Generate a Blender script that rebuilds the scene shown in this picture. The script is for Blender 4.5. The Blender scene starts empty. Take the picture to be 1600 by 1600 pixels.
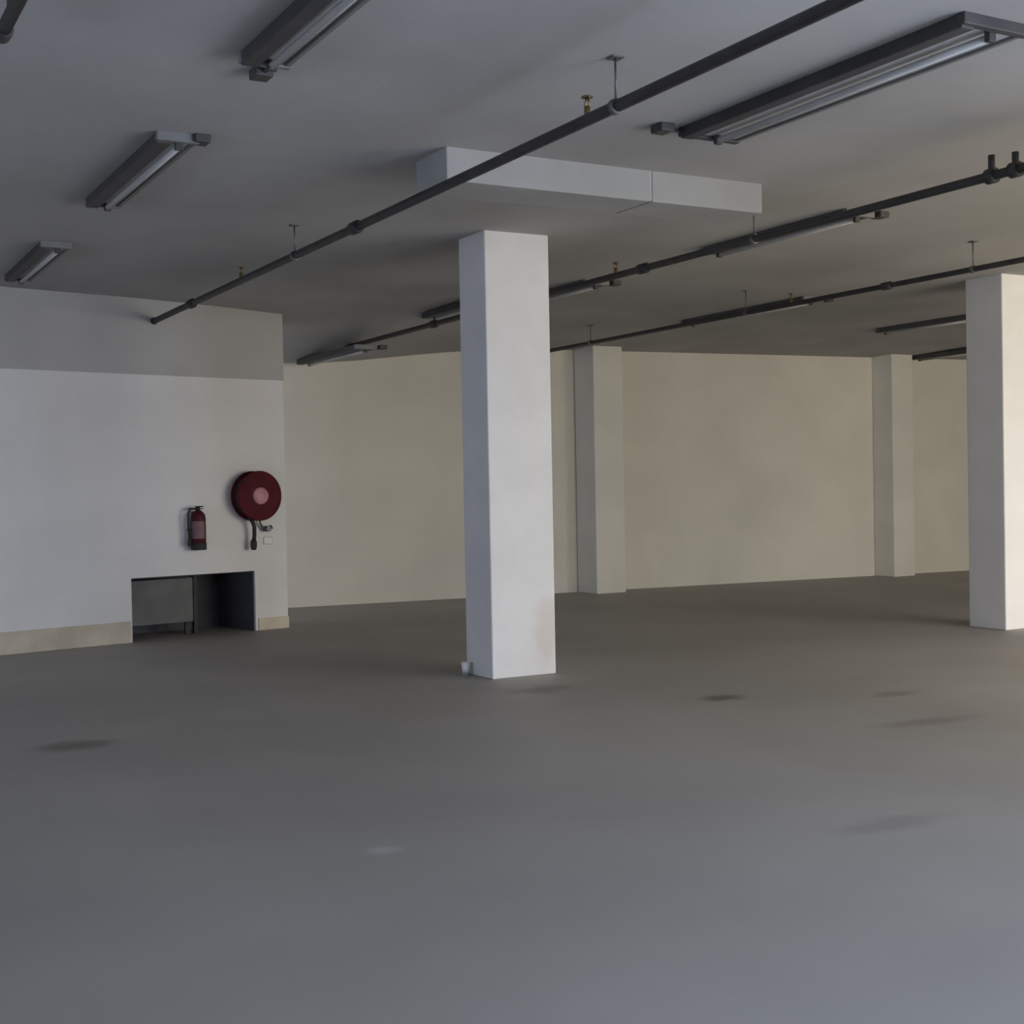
import bpy, bmesh, math, random
from mathutils import Vector, Matrix
random.seed(4)
PI = math.pi
scene = bpy.context.scene
col = scene.collection

# ------------------------------------------------------------------ materials
def mat(name, c1, c2=None, scale=3.0, rough=0.8, bump=0.0, bscale=60.0, metal=0.0, spec=0.3, detail=6.0, lo=0.35, hi=0.65):
    m = bpy.data.materials.new(name); m.use_nodes = True
    nt = m.node_tree; b = nt.nodes['Principled BSDF']
    b.inputs['Roughness'].default_value = rough
    b.inputs['Metallic'].default_value = metal
    b.inputs['Specular IOR Level'].default_value = spec
    c2 = c2 or tuple(v * 0.9 for v in c1)
    tc = nt.nodes.new('ShaderNodeTexCoord')
    n = nt.nodes.new('ShaderNodeTexNoise')
    n.inputs['Scale'].default_value = scale; n.inputs['Detail'].default_value = detail
    r = nt.nodes.new('ShaderNodeValToRGB')
    r.color_ramp.elements[0].position = lo; r.color_ramp.elements[1].position = hi
    r.color_ramp.elements[0].color = (*c1, 1); r.color_ramp.elements[1].color = (*c2, 1)
    nt.links.new(tc.outputs['Object'], n.inputs['Vector'])
    nt.links.new(n.outputs['Fac'], r.inputs['Fac'])
    nt.links.new(r.outputs['Color'], b.inputs['Base Color'])
    if bump:
        n2 = nt.nodes.new('ShaderNodeTexNoise'); n2.inputs['Scale'].default_value = bscale; n2.inputs['Detail'].default_value = 4
        bp = nt.nodes.new('ShaderNodeBump'); bp.inputs['Strength'].default_value = bump; bp.inputs['Distance'].default_value = 0.02
        nt.links.new(tc.outputs['Object'], n2.inputs['Vector'])
        nt.links.new(n2.outputs['Fac'], bp.inputs['Height'])
        nt.links.new(bp.outputs['Normal'], b.inputs['Normal'])
    m['ramp'] = r.name
    return m

def add_spots(m, spots):
    """stains lying on the material at fixed object-space places: (x, y, z, rx, ry, rz, colour, strength)"""
    nt = m.node_tree; b = nt.nodes['Principled BSDF']
    link = b.inputs['Base Color'].links[0]; src = link.from_socket
    tc = nt.nodes.new('ShaderNodeTexCoord')
    wob = nt.nodes.new('ShaderNodeTexNoise'); wob.inputs['Scale'].default_value = 5; wob.inputs['Detail'].default_value = 3
    nt.links.new(tc.outputs['Object'], wob.inputs['Vector'])
    for (x, y, z, rx, ry, rz, c, s) in spots:
        mp = nt.nodes.new('ShaderNodeMapping'); mp.vector_type = 'TEXTURE'
        mp.inputs['Location'].default_value = (x, y, z); mp.inputs['Scale'].default_value = (rx, ry, rz)
        nt.links.new(tc.outputs['Object'], mp.inputs['Vector'])
        ln = nt.nodes.new('ShaderNodeVectorMath'); ln.operation = 'LENGTH'
        nt.links.new(mp.outputs['Vector'], ln.inputs[0])
        ad = nt.nodes.new('ShaderNodeMath'); ad.operation = 'ADD'
        nt.links.new(ln.outputs['Value'], ad.inputs[0]); nt.links.new(wob.outputs['Fac'], ad.inputs[1])
        mr = nt.nodes.new('ShaderNodeMapRange'); mr.interpolation_type = 'SMOOTHSTEP'
        mr.inputs['From Min'].default_value = 0.7; mr.inputs['From Max'].default_value = 1.6
        mr.inputs['To Min'].default_value = s; mr.inputs['To Max'].default_value = 0.0
        nt.links.new(ad.outputs[0], mr.inputs['Value'])
        mx = nt.nodes.new('ShaderNodeMix'); mx.data_type = 'RGBA'
        nt.links.new(mr.outputs['Result'], mx.inputs[0])
        nt.links.new(src, mx.inputs[6]); mx.inputs[7].default_value = (*c, 1)
        src = mx.outputs[2]
    nt.links.new(src, b.inputs['Base Color'])

M = {}
M['floor'] = mat('floor_concrete', (0.395, 0.376, 0.348), (0.335, 0.318, 0.294), 0.55, 0.6, 0.03, 12, spec=0.35, detail=9)
add_spots(M['floor'], [
    (5.80, 7.47, 0, .22, .16, 1, (0.08, 0.075, 0.06), .7),
    (1.59, 8.29, 0, .30, .22, 1, (0.09, 0.085, 0.07), .6),
    (2.21, 5.13, 0, .10, .08, 1, (0.55, 0.55, 0.55), .5),
    (6.25, 6.0, 0, .5, .15, 1, (0.12, 0.10, 0.085), .35),
    (5.0, 8.55, 0, .35, .25, 1, (0.11, 0.105, 0.085), .55),
    (6.9, 6.9, 0, .28, .12, 1, (0.13, 0.11, 0.09), .4),
    (4.3, 4.3, 0, .4, .14, 1, (0.15, 0.14, 0.12), .3),
])
M['ceiling'] = mat('ceiling_paint', (0.45, 0.445, 0.44), (0.385, 0.38, 0.375), 0.8, 0.9, 0.08, 30, spec=0.1)
M['wall'] = mat('white_wall_paint', (0.80, 0.785, 0.775), (0.73, 0.715, 0.70), 1.1, 0.85, 0.06, 35, spec=0.15)
M['upper_band'] = mat('grey_upper_band', (0.50, 0.49, 0.48), (0.45, 0.44, 0.43), 1.1, 0.85, 0.06, 35, spec=0.15)  # greyer tone for the band along the top of the left wall
M['back'] = mat('cream_wall_paint', (0.78, 0.755, 0.67), (0.71, 0.685, 0.61), 0.9, 0.85, 0.06, 35, spec=0.15)
M['pillar'] = mat('white_pillar_paint', (0.79, 0.785, 0.785), (0.735, 0.73, 0.73), 2.2, 0.7, 0.08, 25, spec=0.25)
add_spots(M['pillar'], [(0.20, -0.22, 0.30, .16, .2, .42, (0.62, 0.52, 0.46), .45)])
M['pilaster'] = mat('pilaster_paint', (0.80, 0.78, 0.715), (0.73, 0.71, 0.65), 1.4, 0.8, 0.06, 35, spec=0.15)
M['tan'] = mat('tan_base_paint', (0.70, 0.63, 0.50), (0.54, 0.48, 0.37), 2.5, 0.85, 0.1, 40, spec=0.15)
M['duct'] = mat('duct_paint', (0.40, 0.40, 0.395), (0.35, 0.35, 0.345), 1.5, 0.7, 0.05, 30, spec=0.2)
M['pipe'] = mat('dark_pipe_paint', (0.035, 0.034, 0.038), (0.055, 0.05, 0.05), 6, 0.55, spec=0.3)
M['steel'] = mat('dull_steel', (0.20, 0.20, 0.20), (0.13, 0.13, 0.13), 12, 0.5, metal=0.6)
M['brass'] = mat('brass', (0.30, 0.22, 0.10), (0.22, 0.16, 0.08), 12, 0.4, metal=0.8)
M['rail'] = mat('dark_fixture_metal', (0.06, 0.058, 0.06), (0.08, 0.076, 0.076), 5, 0.6)
M['rail2'] = mat('mid_grey_fixture_metal', (0.22, 0.22, 0.22), (0.18, 0.18, 0.18), 5, 0.6)
M['pan'] = mat('grey_reflector_enamel', (0.47, 0.47, 0.47), (0.40, 0.40, 0.40), 4, 0.5)
M['tube'] = mat('unlit_tube_glass', (0.50, 0.50, 0.49), (0.45, 0.45, 0.44), 4, 0.5, spec=0.2)
M['red'] = mat('red_reel_paint', (0.10, 0.010, 0.018), (0.075, 0.008, 0.014), 8, 0.6, spec=0.12)
M['pink'] = mat('pale_hub_plastic', (0.62, 0.32, 0.35), (0.50, 0.24, 0.27), 8, 0.5)
M['black'] = mat('black_rubber', (0.028, 0.024, 0.026), (0.045, 0.04, 0.04), 10, 0.6)
M['extred'] = mat('extinguisher_red', (0.08, 0.012, 0.018), (0.06, 0.01, 0.014), 8, 0.5, spec=0.2)
M['label'] = mat('faded_label', (0.22, 0.13, 0.14), (0.18, 0.11, 0.12), 10, 0.6)
M['panel'] = mat('grey_panel', (0.155, 0.155, 0.15), (0.115, 0.115, 0.112), 3, 0.6, 0.05)
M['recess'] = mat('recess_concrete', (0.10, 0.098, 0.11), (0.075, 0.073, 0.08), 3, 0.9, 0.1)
M['white'] = mat('white_paper', (0.88, 0.88, 0.87), (0.80, 0.80, 0.79), 10, 0.6)
M['ground'] = mat('outside_paving', (0.17, 0.165, 0.155), (0.14, 0.135, 0.13), 1.5, 0.9)
M['door'] = mat('roller_door_steel', (0.32, 0.33, 0.34), (0.27, 0.28, 0.29), 2, 0.5, metal=0.3)

# ------------------------------------------------------------------ mesh helpers
def new_bm(): return bmesh.new()

def add_box(bm, x0, x1, y0, y1, z0, z1, bevel=0.0):
    t = bmesh.new()
    vs = [t.verts.new(p) for p in ((x0,y0,z0),(x1,y0,z0),(x1,y1,z0),(x0,y1,z0),(x0,y0,z1),(x1,y0,z1),(x1,y1,z1),(x0,y1,z1))]
    for f in ((0,3,2,1),(4,5,6,7),(0,1,5,4),(1,2,6,5),(2,3,7,6),(3,0,4,7)): t.faces.new([vs[i] for i in f])
    if bevel: bmesh.ops.bevel(t, geom=t.edges[:], offset=bevel, segments=2, affect='EDGES', profile=0.5)
    me = bpy.data.meshes.new('tmp'); t.to_mesh(me); t.free(); bm.from_mesh(me); bpy.data.meshes.remove(me)

def add_tube(bm, pts, r, n=14, closed_ends=True):
    """a round tube through pts; r a number or a list"""
    pts = [Vector(p) for p in pts]
    rs = r if isinstance(r, (list, tuple)) else [r] * len(pts)
    rings = []; up = None
    for i, p in enumerate(pts):
        a = pts[max(i-1, 0)]; b = pts[min(i+1, len(pts)-1)]
        d = (b - a).normalized()
        if up is None:
            up = Vector((0,0,1)) if abs(d.z) < .9 else Vector((1,0,0))
        s = d.cross(up).normalized(); u = s.cross(d).normalized(); up = u
        rings.append([bm.verts.new(p + rs[i] * (math.cos(2*PI*k/n) * s + math.sin(2*PI*k/n) * u)) for k in range(n)])
    for a, b in zip(rings, rings[1:]):
        for k in range(n):
            f = bm.faces.new((a[k], a[(k+1) % n], b[(k+1) % n], b[k])); f.smooth = True
    if closed_ends:
        bm.faces.new(rings[0]); bm.faces.new(rings[-1][::-1])

def add_lathe(bm, prof, n=32, mtx=None):
    """prof: (radius, height) pairs turned about z"""
    rings = []; mtx = mtx or Matrix()
    for r, h in prof:
        if r < 1e-6: rings.append([bm.verts.new(mtx @ Vector((0, 0, h)))])
        else: rings.append([bm.verts.new(mtx @ Vector((r*math.cos(2*PI*k/n), r*math.sin(2*PI*k/n), h))) for k in range(n)])
    for a, b in zip(rings, rings[1:]):
        for k in range(n):
            k2 = (k+1) % n
            if len(a) == 1 and len(b) == 1: continue
            if len(a) == 1: f = bm.faces.new((a[0], b[k2], b[k]))
            elif len(b) == 1: f = bm.faces.new((a[k], a[k2], b[0]))
            else: f = bm.faces.new((a[k], a[k2], b[k2], b[k]))
            f.smooth = True

def obj(name, bm, m, parent=None, loc=(0,0,0), rz=0.0):
    bmesh.ops.recalc_face_normals(bm, faces=bm.faces[:])
    me = bpy.data.meshes.new(name); bm.to_mesh(me); bm.free()
    me.materials.append(m)
    o = bpy.data.objects.new(name, me); col.objects.link(o)
    o.location = loc; o.rotation_euler = (0, 0, rz)
    if parent: o.parent = parent
    return o

def tag(o, label, cat, group=None):
    o['label'] = label; o['category'] = cat
    if group: o['group'] = group
    return o

def thing(name, label, cat, loc=(0,0,0), rz=0.0, group=None):
    o = bpy.data.objects.new(name, None); col.objects.link(o)
    o.location = loc; o.rotation_euler = (0, 0, rz); o.empty_display_size = 0.1
    return tag(o, label, cat, group)

def struct(name, bm, m, loc=(0,0,0), rz=0.0):
    o = obj(name, bm, m, None, loc, rz); o['kind'] = 'structure'
    return o

# ------------------------------------------------------------------ room shell
X0, X1, Y0, Y1 = -8.0, 20.0, -8.0, 17.2
CEIL = 3.5
bm = new_bm(); add_box(bm, X0-.3, X1+.3, Y0-.3, Y1+.3, -0.3, 0.0); struct('floor', bm, M['floor'])

# outside apron in front of the openings
bm = new_bm(); add_box(bm, 7.21, 40, -26, 1.68, -0.1, 0.012); obj('trim_1', bm, M['ground'])['kind'] = 'structure'

def cz(x, y):                                     # slab soffit: level, falling a little towards the far corner
    t = min(max((y - 13.2) / 3.3, 0), 1); s = t*t*(3 - 2*t)
    return CEIL - s * (0.08 + 0.26 * math.exp(-((x - 6.0) / 1.9)**2))
bm = new_bm()
def soffit(xa, xb, ya, yb, nx, ny):
    P = lambda i, j: (xa + (xb-xa)*i/nx, ya + (yb-ya)*j/ny)
    g = [[bm.verts.new((*P(i, j), cz(*P(i, j)))) for j in range(ny+1)] for i in range(nx+1)]
    for i in range(nx):
        for j in range(ny):
            fc = bm.faces.new((g[i][j], g[i][j+1], g[i+1][j+1], g[i+1][j])); fc.smooth = True
    t = [[bm.verts.new((xx, yy, CEIL+.3)) for yy in (ya, yb)] for xx in (xa, xb)]
    bm.faces.new((t[0][0], t[1][0], t[1][1], t[0][1]))
    bm.faces.new([g[i][0] for i in range(nx+1)] + [t[1][0], t[0][0]])
    bm.faces.new([g[i][ny] for i in range(nx+1)] + [t[1][1], t[0][1]])
    bm.faces.new([g[0][j] for j in range(ny+1)] + [t[0][1], t[0][0]])
    bm.faces.new([g[nx][j] for j in range(ny+1)] + [t[1][1], t[1][0]])
soffit(X0-.3, X1+.3, 1.7, Y1+.3, 70, 60)
soffit(X0-.3, 7.2, Y0-.3, 1.7, 2, 2)
struct('ceiling', bm, M['ceiling'])

# left wall: local x runs along the wall from (1.9, 13.45), front face at local y = 0, front looks to -y
TH = math.atan(0.215); WO = (1.9, 13.45, 0.0)
HX0, HX1, HZ = 1.345, 2.77, 0.65
L0, L1 = -10.6, 3.175
bm = new_bm()
add_box(bm, L0, HX0, 0, 0.5, 0, CEIL+.05)
add_box(bm, HX1, L1, 0, 0.5, 0, CEIL+.05)
add_box(bm, HX0, HX1, 0, 0.5, HZ, CEIL+.05)
struct('wall_left', bm, M['wall'], WO, TH)
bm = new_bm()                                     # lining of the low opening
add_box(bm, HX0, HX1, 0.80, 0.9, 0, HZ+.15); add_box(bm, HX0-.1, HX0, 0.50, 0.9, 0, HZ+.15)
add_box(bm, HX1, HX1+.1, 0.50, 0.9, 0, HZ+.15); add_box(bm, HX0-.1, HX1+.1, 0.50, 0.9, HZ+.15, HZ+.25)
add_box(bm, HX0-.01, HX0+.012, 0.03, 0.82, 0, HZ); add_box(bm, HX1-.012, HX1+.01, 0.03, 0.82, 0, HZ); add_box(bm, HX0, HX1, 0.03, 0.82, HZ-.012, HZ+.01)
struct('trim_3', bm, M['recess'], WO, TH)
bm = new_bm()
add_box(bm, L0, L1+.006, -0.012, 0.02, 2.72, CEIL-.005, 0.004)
struct('trim_4', bm, M['upper_band'], WO, TH)
bm = new_bm()
add_box(bm, L0, HX0-.02, -0.018, 0.012, 0, 0.215, 0.005)
add_box(bm, HX1+.03, L1+.004, -0.018, 0.012, 0, 0.13, 0.005)
struct('baseboard_left', bm, M['tan'], WO, TH)

# back wall, slightly skew
TB = math.atan(-0.09); BO = (6.0, 16.5, 0.0)
bm = new_bm(); add_box(bm, -4.0, 15.0, 0, 0.3, 0, CEIL+.2); struct('wall_back', bm, M['back'], BO, TB)
bm = new_bm(); add_box(bm, X1, X1+.3, 1.7, Y1+.2, 0, CEIL+.2); struct('wall_right', bm, M['back'])
WY0, WY1, WZ0, WZ1 = 2.5, 10.5, 0.25, 1.65  # added opening, out of view, to brighten the pillars' left faces
bm = new_bm()
add_box(bm, X0-.3, X0, Y0, WY0, 0, CEIL+.2); add_box(bm, X0-.3, X0, WY1, Y1+.2, 0, CEIL+.2)
add_box(bm, X0-.3, X0, WY0, WY1, 0, WZ0); add_box(bm, X0-.3, X0, WY0, WY1, WZ1, CEIL+.2)
struct('wall_far_left', bm, M['wall'])
# wall behind the camera
bm = new_bm(); add_box(bm, X0-.3, 6.9, Y0-.3, Y0, 0, CEIL+.2); struct('wall_behind', bm, M['wall'])
# entrance: wide opening in the side wall right behind the camera
EX, EY0, EY1, EZ = 6.9, -6.0, 1.2, 2.5
bm = new_bm()
add_box(bm, EX, EX+.3, Y0-.3, EY0, 0, CEIL+.2); add_box(bm, EX, EX+.3, EY1, 2.0, 0, CEIL+.2); add_box(bm, EX, EX+.3, EY0, EY1, EZ, CEIL+.2)
struct('wall_entrance', bm, M['wall'])
# side bay wall with the second opening, right of the picture
RX0, RX1, RY, RZ = 8.0, 15.0, 2.0, 3.0
bm = new_bm()
add_box(bm, 6.9, RX0, RY-.3, RY, 0, CEIL+.2); add_box(bm, RX1, X1, RY-.3, RY, 0, CEIL+.2); add_box(bm, RX0, RX1, RY-.3, RY, RZ, CEIL+.2)
struct('wall_side_bay', bm, M['wall'])

# ------------------------------------------------------------------ pillars
def pillar(x0, x1, y0, y1, label):
    bm = new_bm(); w, d = (x1-x0)/2, (y1-y0)/2
    add_box(bm, -w, w, -d, d, 0, CEIL+.02, 0.012)
    o = obj('pillar', bm, M['pillar'], None, ((x0+x1)/2, (y0+y1)/2, 0))
    return tag(o, label, 'pillar')
pillar(4.925, 5.505, 9.21, 9.655, 'white square concrete pillar standing alone in the middle of the floor')
pillar(10.62, 11.2, 9.14, 9.60, 'white concrete pillar at the right edge of the picture, its front brightly lit')
def pilaster(x0, x1, y0, y1, label):
    bm = new_bm(); w, d = (x1-x0)/2, (y1-y0)/2
    add_box(bm, -w, w, -d, d, 0, cz((x0+x1)/2, y1)+.02, 0.01)
    return tag(obj('pilaster', bm, M['pilaster'], None, ((x0+x1)/2, (y0+y1)/2, 0)), label, 'pilaster')
pilaster(10.02, 10.5, 15.62, 16.12, 'cream wall pilaster on the back wall just right of the central pillar')
pilaster(15.24, 15.68, 15.24, 15.66, 'cream wall pilaster on the back wall near the right-hand pillar')

# ------------------------------------------------------------------ boxed duct under the ceiling
t = thing('ceiling_duct', 'pale boxed duct hanging across the ceiling in front of the central pillar', 'duct', (4.7, 7.05, CEIL))
bm = new_bm(); add_box(bm, -1.17, 0.28, 0, 0.42, -0.195, 0.01, 0.008); obj('duct_section', bm, M['duct'], t)
bm = new_bm(); add_box(bm, 0.292, 1.19, 0, 0.42, -0.195, 0.01, 0.008); obj('duct_section', bm, M['duct'], t)
bm = new_bm(); add_box(bm, 0.27, 0.30, 0.006, 0.414, -0.188, 0.01); obj('joint_strip', bm, M['pan'], t)

# ------------------------------------------------------------------ pipes
PR = 0.03
def pipe_thing(name, label, x, y0, y1, z, r, couplings, hangers, sprinklers, group):
    t = thing(name, label, 'pipe', (x, y1, z), 0, group)
    bm = new_bm(); add_tube(bm, [(0, y - y1, 0) for y in (y0, (y0+y1)/2, y1)], r, 18); obj('pipe_run', bm, M['pipe'], t)
    for y in couplings:
        bm = new_bm(); add_tube(bm, [(0, y-y1-.06, 0), (0, y-y1-.05, 0), (0, y-y1+.05, 0), (0, y-y1+.06, 0)], [r*1.1, r*1.5, r*1.5, r*1.1], 18)
        obj('coupling', bm, M['pipe'], t)
    for y in hangers:
        h = obj('hanger', hanger_rod(y - y1, r, cz(x, y) - z), M['steel'], t)
        bm = new_bm(); add_tube(bm, [(0, y-y1-.018, 0), (0, y-y1+.018, 0)], r*1.3, 18); obj('clamp', bm, M['steel'], h)
    for y in sprinklers:
        bm = new_bm(); yy = y - y1
        add_tube(bm, [(0, yy, 0), (0, yy, r+.035)], .016, 12)
        add_tube(bm, [(0, yy-.012, r+.03), (0, yy-.016, r+.055), (0, yy, r+.082)], .005, 8)
        add_tube(bm, [(0, yy+.012, r+.03), (0, yy+.016, r+.055), (0, yy, r+.082)], .005, 8)
        add_lathe(bm, [(0, r+.084), (.026, r+.084), (.030, r+.078), (.026, r+.08), (0, r+.08)], 16, Matrix.Translation((0, yy, 0)))
        obj('sprinkler_head', bm, M['brass'], t)
    return t
def hanger_rod(y, r, top):
    bm = new_bm(); add_tube(bm, [(0, y, r*1.2), (0, y, top)], .006, 10)
    add_box(bm, -.03, .03, y-.03, y+.03, top-.008, top+.002)
    return bm
P1 = pipe_thing('sprinkler_pipe', 'dark sprinkler pipe running from the left wall across the ceiling in front of the duct', 3.52, Y0, 13.86, 3.27, 0.029,
           [8.42, 2.0, 12.4], [5.25, 9.6, 0.4], [5.5, 10.9], 'sprinkler pipes')
bm = new_bm(); add_tube(bm, [(0,-.11,0), (0,-.06,0), (0,-.05,0), (0,-.02,0)], [.036,.036,.06,.06], 18); obj('wall_flange', bm, M['pipe'], P1)
P2 = pipe_thing('sprinkler_pipe', 'dark sprinkler pipe passing behind the central pillar, second from the left', 6.27, Y0, 16.4, 3.255, 0.028,
           [9.0, 12.9, 2.0], [7.6, 11.6, 3.2], [9.4], 'sprinkler pipes')
# valve fittings on the second pipe near the right edge
for dy, hgt in ((0, .12), (-.17, .10), (-.33, .10)):
    bm = new_bm(); y = 5.46 + dy - 16.4
    add_tube(bm, [(0, y, .0), (0, y, hgt)], .020, 12); add_tube(bm, [(0, y-.03, 0), (0, y+.03, 0)], .045, 16)
    obj('valve_stem', bm, M['pipe'], P2)
bm = new_bm(); add_box(bm, -.06, .06, 4.90-16.4, 5.16-16.4, -.09, .05, .01); obj('valve_body', bm, M['pipe'], P2)
P3 = pipe_thing('sprinkler_pipe', 'thin dark sprinkler pipe passing just above the right-hand pillar', 8.95, RY, 16.2, 3.265, 0.024,
           [9.0], [8.0, 11.0, 14.0], [10.3], 'sprinkler pipes')
t = thing('conduit_pipe', 'short dark conduit end in the top left corner of the ceiling', 'pipe', (0.90, 5.86, CEIL-.09))
bm = new_bm(); add_tube(bm, [(0, 0, 0), (0, -6, 0), (0, -11.8, 0)], .028, 16); obj('pipe_run', bm, M['pipe'], t)
bm = new_bm(); add_tube(bm, [(0, .03, 0), (0, .02, 0), (0, -.06, 0), (0, -.07, 0)], [.02, .038, .038, .03], 16); obj('end_cap', bm, M['pipe'], t)
bm = new_bm(); add_box(bm, -.02, .02, -.30, -.26, 0, .092); obj('bracket', bm, M['steel'], t)

# ------------------------------------------------------------------ unlit fluorescent fixtures
def fixture(x, ya, yb, label, box_end='far', box_side=-1, tilt_z=None, w=0.33, deep=0.062, box_dx=0.0, box_dy=0.0, caps='rail2'):
    """ya near end, yb far end; hangs flush under the slab; local origin at the middle of its left rail"""
    yc = (ya+yb)/2; h = (yb-ya)/2
    zc = tilt_z if tilt_z is not None else min(cz(x, ya), cz(x, yb), cz(x+w, yb))
    t = thing('fluorescent_light', label, 'ceiling light', (x, yc, zc), 0, 'unlit fluorescent ceiling lights')
    bm = new_bm(); add_box(bm, .03, w, -h+.02, h-.02, -.032, 0.004); obj('reflector_pan', bm, M['pan'], t)
    bm = new_bm(); add_box(bm, -.045, .035, -h, h, -deep, 0.004, .006); obj('side_rail', bm, M['rail'], t)
    bm = new_bm(); add_box(bm, w-.005, w+.025, -h, h, -.045, 0.004, .006); obj('side_rail', bm, M['rail2'], t)
    for s in (-1, 1):
        bm = new_bm(); add_box(bm, -.05, w+.03, s*h-.022, s*h+.022, -.05, 0.004, .006); obj('end_cap', bm, M[caps], t)
    bm = new_bm(); add_tube(bm, [(w*.55, -h+.06, -.06), (w*.55, 0, -.06), (w*.55, h-.06, -.06)], .019, 14); tb = obj('tube', bm, M['tube'], t)
    for s in (-1, 1):
        bm = new_bm(); add_box(bm, w*.55-.022, w*.55+.022, s*(h-.045)-.015, s*(h-.045)+.015, -.082, -.03, .004); obj('lamp_holder', bm, M['rail'], tb)
    if box_end:
        e = h if box_end == 'far' else -h
        xo = (-.17 if box_side < 0 else w + .10) + box_dx; yo = e + box_dy
        bm = new_bm(); add_box(bm, xo-.045, xo+.045, yo-.055, yo+.055, -.045, 0.004, .008); jb = obj('junction_box', bm, M['rail'], t)
        bm = new_bm(); add_tube(bm, [(xo, yo, -.024), (min(max(xo, 0.0), w), e*.99, -.024)], .010, 10); obj('conduit_stub', bm, M['rail'], jb)
    return t
fixture(1.98, 7.42, 9.3, 'unlit ceiling light on the left, middle one of the row above the left wall', 'near', 1, w=.16, box_dx=-.06)
fixture(1.98, 3.95, 5.93, 'unlit ceiling light cut off by the top edge of the picture', 'far', 1, w=.16, box_dx=-.14, box_dy=.2)
fixture(1.98, 10.98, 12.78, 'unlit ceiling light nearest the left wall, at the left edge of the picture', None, w=.16)
fixture(4.58, 4.10, 6.12, 'large unlit ceiling light at top right, between the first two pipes', 'far', -1, caps='rail')
fixture(7.02, 7.42, 9.15, 'unlit ceiling light right of the central pillar beside the second pipe', 'near', 1, w=.2)
fixture(7.02, 11.0, 12.5, 'unlit ceiling light touching the central pillar on its right, in the same row', 'near', 1, w=.2)
fixture(9.86, 11.1, 13.3, 'unlit ceiling light in the far middle, above the back wall', 'near', 1, w=.2)
fixture(12.85, 11.5, 13.1, 'unlit ceiling light just left of the right-hand pillar', 'near', 1, w=.2)
fixture(15.8, 14.2, 15.35, 'small far ceiling light over the last pilaster, left of the right-hand pillar', 'near', 1, w=.2)
fixture(5.98, 14.3, 16.2, 'unlit ceiling light in the far corner over the back wall, left of the central pillar', 'near', 1, w=.2)
fixture(6.55, 12.3, 13.7, 'unlit ceiling light seen immediately left of the central pillar', 'near', 1, w=.2)

# ------------------------------------------------------------------ things on the left wall
ct, st = math.cos(TH), math.sin(TH)
def on_wall(s, y=0.0, z=0.0): return (WO[0] + s*ct - y*st, WO[1] + s*st + y*ct, z)
RXM = Matrix.Rotation(PI/2, 4, 'X')               # lathe axis z -> -y (out of the wall)
t = thing('fire_hose_reel', 'round red fire hose reel with pale hub on the left wall', 'hose reel', on_wall(2.742, 0, 1.46), TH)
def disc(prof, n=40, off=(0,0,0)):
    bm = new_bm(); add_lathe(bm, prof, n, Matrix.Translation(off) @ RXM); return bm
obj('back_disc', disc([(0,.03),(.20,.03),(.262,.035),(.268,.045),(.262,.055),(0,.055)]), M['red'], t)
obj('hose_coil', disc([(.10,.056),(.22,.056),(.236,.075),(.222,.095),(.236,.115),(.222,.135),(.236,.155),(.22,.168),(.10,.168)]), M['black'], t)
obj('front_disc', disc([(.0,.17),(.12,.17),(.135,.176),(.24,.172),(.262,.180),(.268,.19),(.262,.20),(.24,.192),(.14,.198),(.10,.20),(0,.20)]), M['red'], t)
hub = obj('hub', disc([(0,.20),(.095,.20),(.088,.222),(.055,.24),(0,.245)]), M['pink'], t); hub['label'] = 'pale pink hub'
bm = new_bm(); add_box(bm, -.05, .05, -.03, 0, -.12, .12, .006); add_tube(bm, [(0,-.02,0),(0,-.2,0)], .02, 12); obj('wall_bracket', bm, M['black'], t)
bm = new_bm(); add_tube(bm, [(-.10,-.12,-.22), (-.06,-.125,-.27), (-.035,-.12,-.33), (-.03,-.11,-.42), (-.035,-.10,-.50)], .022, 14); hs = obj('hose', bm, M['black'], t)
bm = new_bm(); add_tube(bm, [(-.035,-.10,-.47), (-.035,-.10,-.50), (-.036,-.10,-.555), (-.036,-.10,-.58)], [.026,.036,.034,.022], 14); obj('nozzle', bm, M['black'], hs)
bm = new_bm(); add_tube(bm, [(.12,-.05,-.36), (.17,-.06,-.36), (.21,-.06,-.34)], .026, 12); add_tube(bm, [(.16,-.03,-.36),(.16,-.10,-.36)], .03, 12); vv = obj('valve', bm, M['steel'], t)
bm = new_bm(); add_tube(bm, [(.12,-.05,-.36),(.08,-.05,-.30),(.06,-.05,-.1)], .013, 10); obj('feed_pipe', bm, M['steel'], vv)

t = thing('instruction_card', 'small white card on the wall below the red hose reel', 'card', on_wall(2.94, 0, 0.97), TH)
bm = new_bm(); add_box(bm, -.05, .05, -.008, 0, -.035, .035, .002); obj('card_sheet', bm, M['white'], t)
bm = new_bm(); add_box(bm, -.056, .056, -.005, 0, -.041, .041, .002); obj('card_frame', bm, M['pan'], t)

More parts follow.
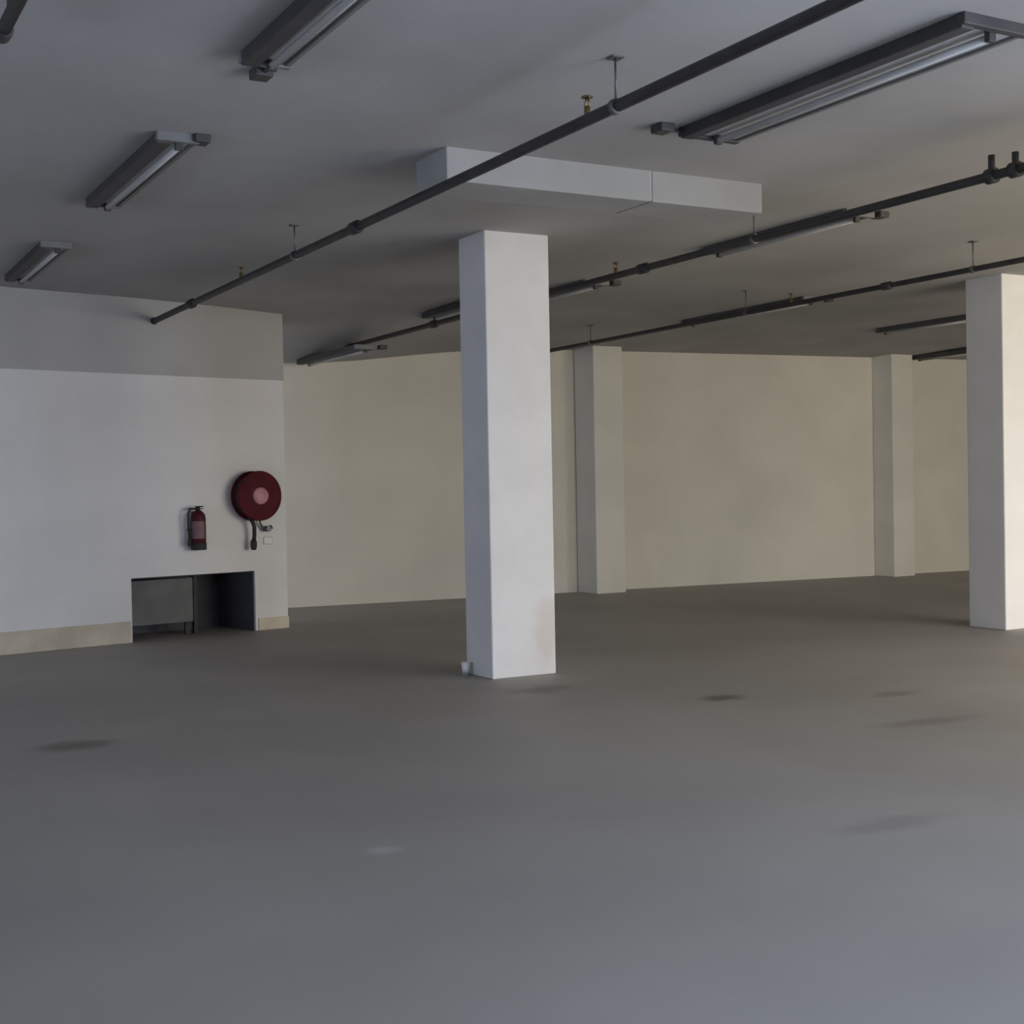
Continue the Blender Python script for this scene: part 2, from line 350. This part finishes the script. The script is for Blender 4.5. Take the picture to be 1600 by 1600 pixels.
t = thing('fire_extinguisher', 'dark red fire extinguisher hung on the left wall beside the hose reel', 'fire extinguisher', on_wall(2.055, -.10, 0.91), TH)
bm = new_bm(); add_lathe(bm, [(0,.03),(.07,.03),(.078,.04),(.078,.33),(.07,.37),(.045,.40),(.026,.415),(0,.415)], 28); obj('cylinder_body', bm, M['extred'], t)
bm = new_bm(); add_lathe(bm, [(0,0),(.076,0),(.082,.008),(.082,.07),(.076,.075),(0,.075)], 28); obj('base_ring', bm, M['black'], t)
bm = new_bm()
rings = []
for k in range(13):
    a = PI*1.02 + k*(PI*.62)/12
    rings.append((bm.verts.new((.0795*math.cos(a), .0795*math.sin(a), .12)), bm.verts.new((.0795*math.cos(a), .0795*math.sin(a), .30))))
for a, b in zip(rings, rings[1:]): bm.faces.new((a[0], b[0], b[1], a[1]))
lb = obj('paper_label', bm, M['label'], t); lb['label'] = 'faded pale label'
bm = new_bm(); add_tube(bm, [(0,0,.41),(0,0,.445)], .022, 14); add_box(bm, -.018, .018, -.09, .03, .445, .458, .003); add_box(bm, -.016, .016, -.085, .02, .425, .435, .003); obj('valve_head', bm, M['black'], t)
bm = new_bm(); add_tube(bm, [(-.02,0,.43),(-.09,0,.43),(-.115,-.005,.38),(-.112,-.005,.25),(-.105,-.005,.12)], .012, 12); hz = obj('hose', bm, M['black'], t)
bm = new_bm(); add_tube(bm, [(-.105,-.005,.13),(-.104,-.005,.05)], [.013,.021], 12); obj('nozzle', bm, M['black'], hz)
bm = new_bm(); add_box(bm, -.03, .03, .078, .10, .08, .40, .003); add_box(bm, -.08, .08, .05, .10, .20, .225, .003); obj('wall_bracket', bm, M['steel'], t)

t = thing('wall_panel', 'grey board standing inside the low opening of the left wall', 'panel', on_wall(1.80, .30, 0.0), TH)
bm = new_bm(); add_box(bm, -.44, .42, 0, .03, .13, .60, .004); obj('board', bm, M['panel'], t)
bm = new_bm(); add_box(bm, .385, .43, -.014, .035, 0, .63, .004); obj('edge_strip', bm, M['black'], t)
for x in (-.38, .32):
    bm = new_bm(); add_box(bm, x-.03, x+.03, 0, .03, 0, .135, .003); obj('foot', bm, M['black'], t)

# ------------------------------------------------------------------ small white cup at the central pillar
t = thing('paper_cup', 'tiny white cup standing on the floor at the left foot of the central pillar', 'cup', (4.87, 9.56, 0))
bm = new_bm(); add_lathe(bm, [(0,.004),(.026,.004),(.028,0),(.036,.10),(.034,.10),(.026,.008),(0,.008)], 20); obj('cup_body', bm, M['white'], t)
bm = new_bm(); add_lathe(bm, [(.034,.098),(.0385,.098),(.0395,.102),(.0385,.106),(.034,.106),(.034,.098)], 20); obj('rim', bm, M['white'], t)

# ------------------------------------------------------------------ light
def area(name, loc, rot, sx, sy, energy, color, spread=PI):
    l = bpy.data.lights.new(name, 'AREA'); l.shape = 'RECTANGLE'; l.size = sx; l.size_y = sy
    l.energy = energy; l.color = color; l.spread = spread
    o = bpy.data.objects.new(name, l); col.objects.link(o); o.location = loc; o.rotation_euler = rot
    return o
def portal(name, *a):
    o = area(name, *a, 1, (1, 1, 1)); o.data.cycles.is_portal = True
portal('entrance_portal', (EX+.16, (EY0+EY1)/2, EZ/2), (0, PI/2, 0), EZ, EY1-EY0)
portal('side_bay_portal', ((RX0+RX1)/2, RY-.16, RZ/2), (PI/2, 0, 0), RX1-RX0, RZ)
portal('added_opening_portal', (X0-.16, (WY0+WY1)/2, (WZ0+WZ1)/2), (0, -PI/2, 0), WZ1-WZ0, WY1-WY0)
COOL = (0.71, 0.83, 1.07)
area('daylight_entrance', (EX+.15, (EY0+EY1)/2, EZ/2), (0, PI/2, 0), EZ-.1, EY1-EY0-.1, 880, COOL)
area('daylight_side_bay', ((RX0+RX1)/2, RY-.15, 1.5), (PI/2, 0, 0), RX1-RX0-.1, 2.9, 390, (1.0, 0.88, 0.66))
area('added_fill_far_left', (X0-.15, (WY0+WY1)/2, (WZ0+WZ1)/2), (0, -PI/2, 0), WZ1-WZ0-.05, WY1-WY0-.1, 60, COOL)  # fill light added in the far-left opening for left-facing sides
w = bpy.data.worlds.new('sky'); scene.world = w; w.use_nodes = True
nt = w.node_tree; bg = nt.nodes['Background']
bg.inputs['Color'].default_value = (0.72, 0.83, 1.07, 1); bg.inputs['Strength'].default_value = 3.2
scene.cycles.diffuse_bounces = 6

# ------------------------------------------------------------------ camera
f, yaw, pitch, roll = 2094.3, 0.50788, -0.0184, 0.01896
fw = Vector((math.sin(yaw)*math.cos(pitch), math.cos(yaw)*math.cos(pitch), math.sin(pitch)))
r0 = Vector((math.cos(yaw), -math.sin(yaw), 0)); u0 = r0.cross(fw)
r = math.cos(roll)*r0 - math.sin(roll)*u0; u = math.sin(roll)*r0 + math.cos(roll)*u0
cd = bpy.data.cameras.new('camera'); cam = bpy.data.objects.new('camera', cd); col.objects.link(cam)
cd.sensor_width = 36; cd.sensor_fit = 'HORIZONTAL'; cd.lens = 36*f/1600; cd.clip_end = 200
cam.matrix_world = Matrix(((r.x, u.x, -fw.x, 0), (r.y, u.y, -fw.y, 0), (r.z, u.z, -fw.z, 1.5), (0, 0, 0, 1)))
scene.camera = cam
scene.view_settings.view_transform = 'Standard'; scene.view_settings.look = 'None'
scene.view_settings.gamma = 1; scene.view_settings.use_curve_mapping = False
scene.view_settings.exposure = 0.0
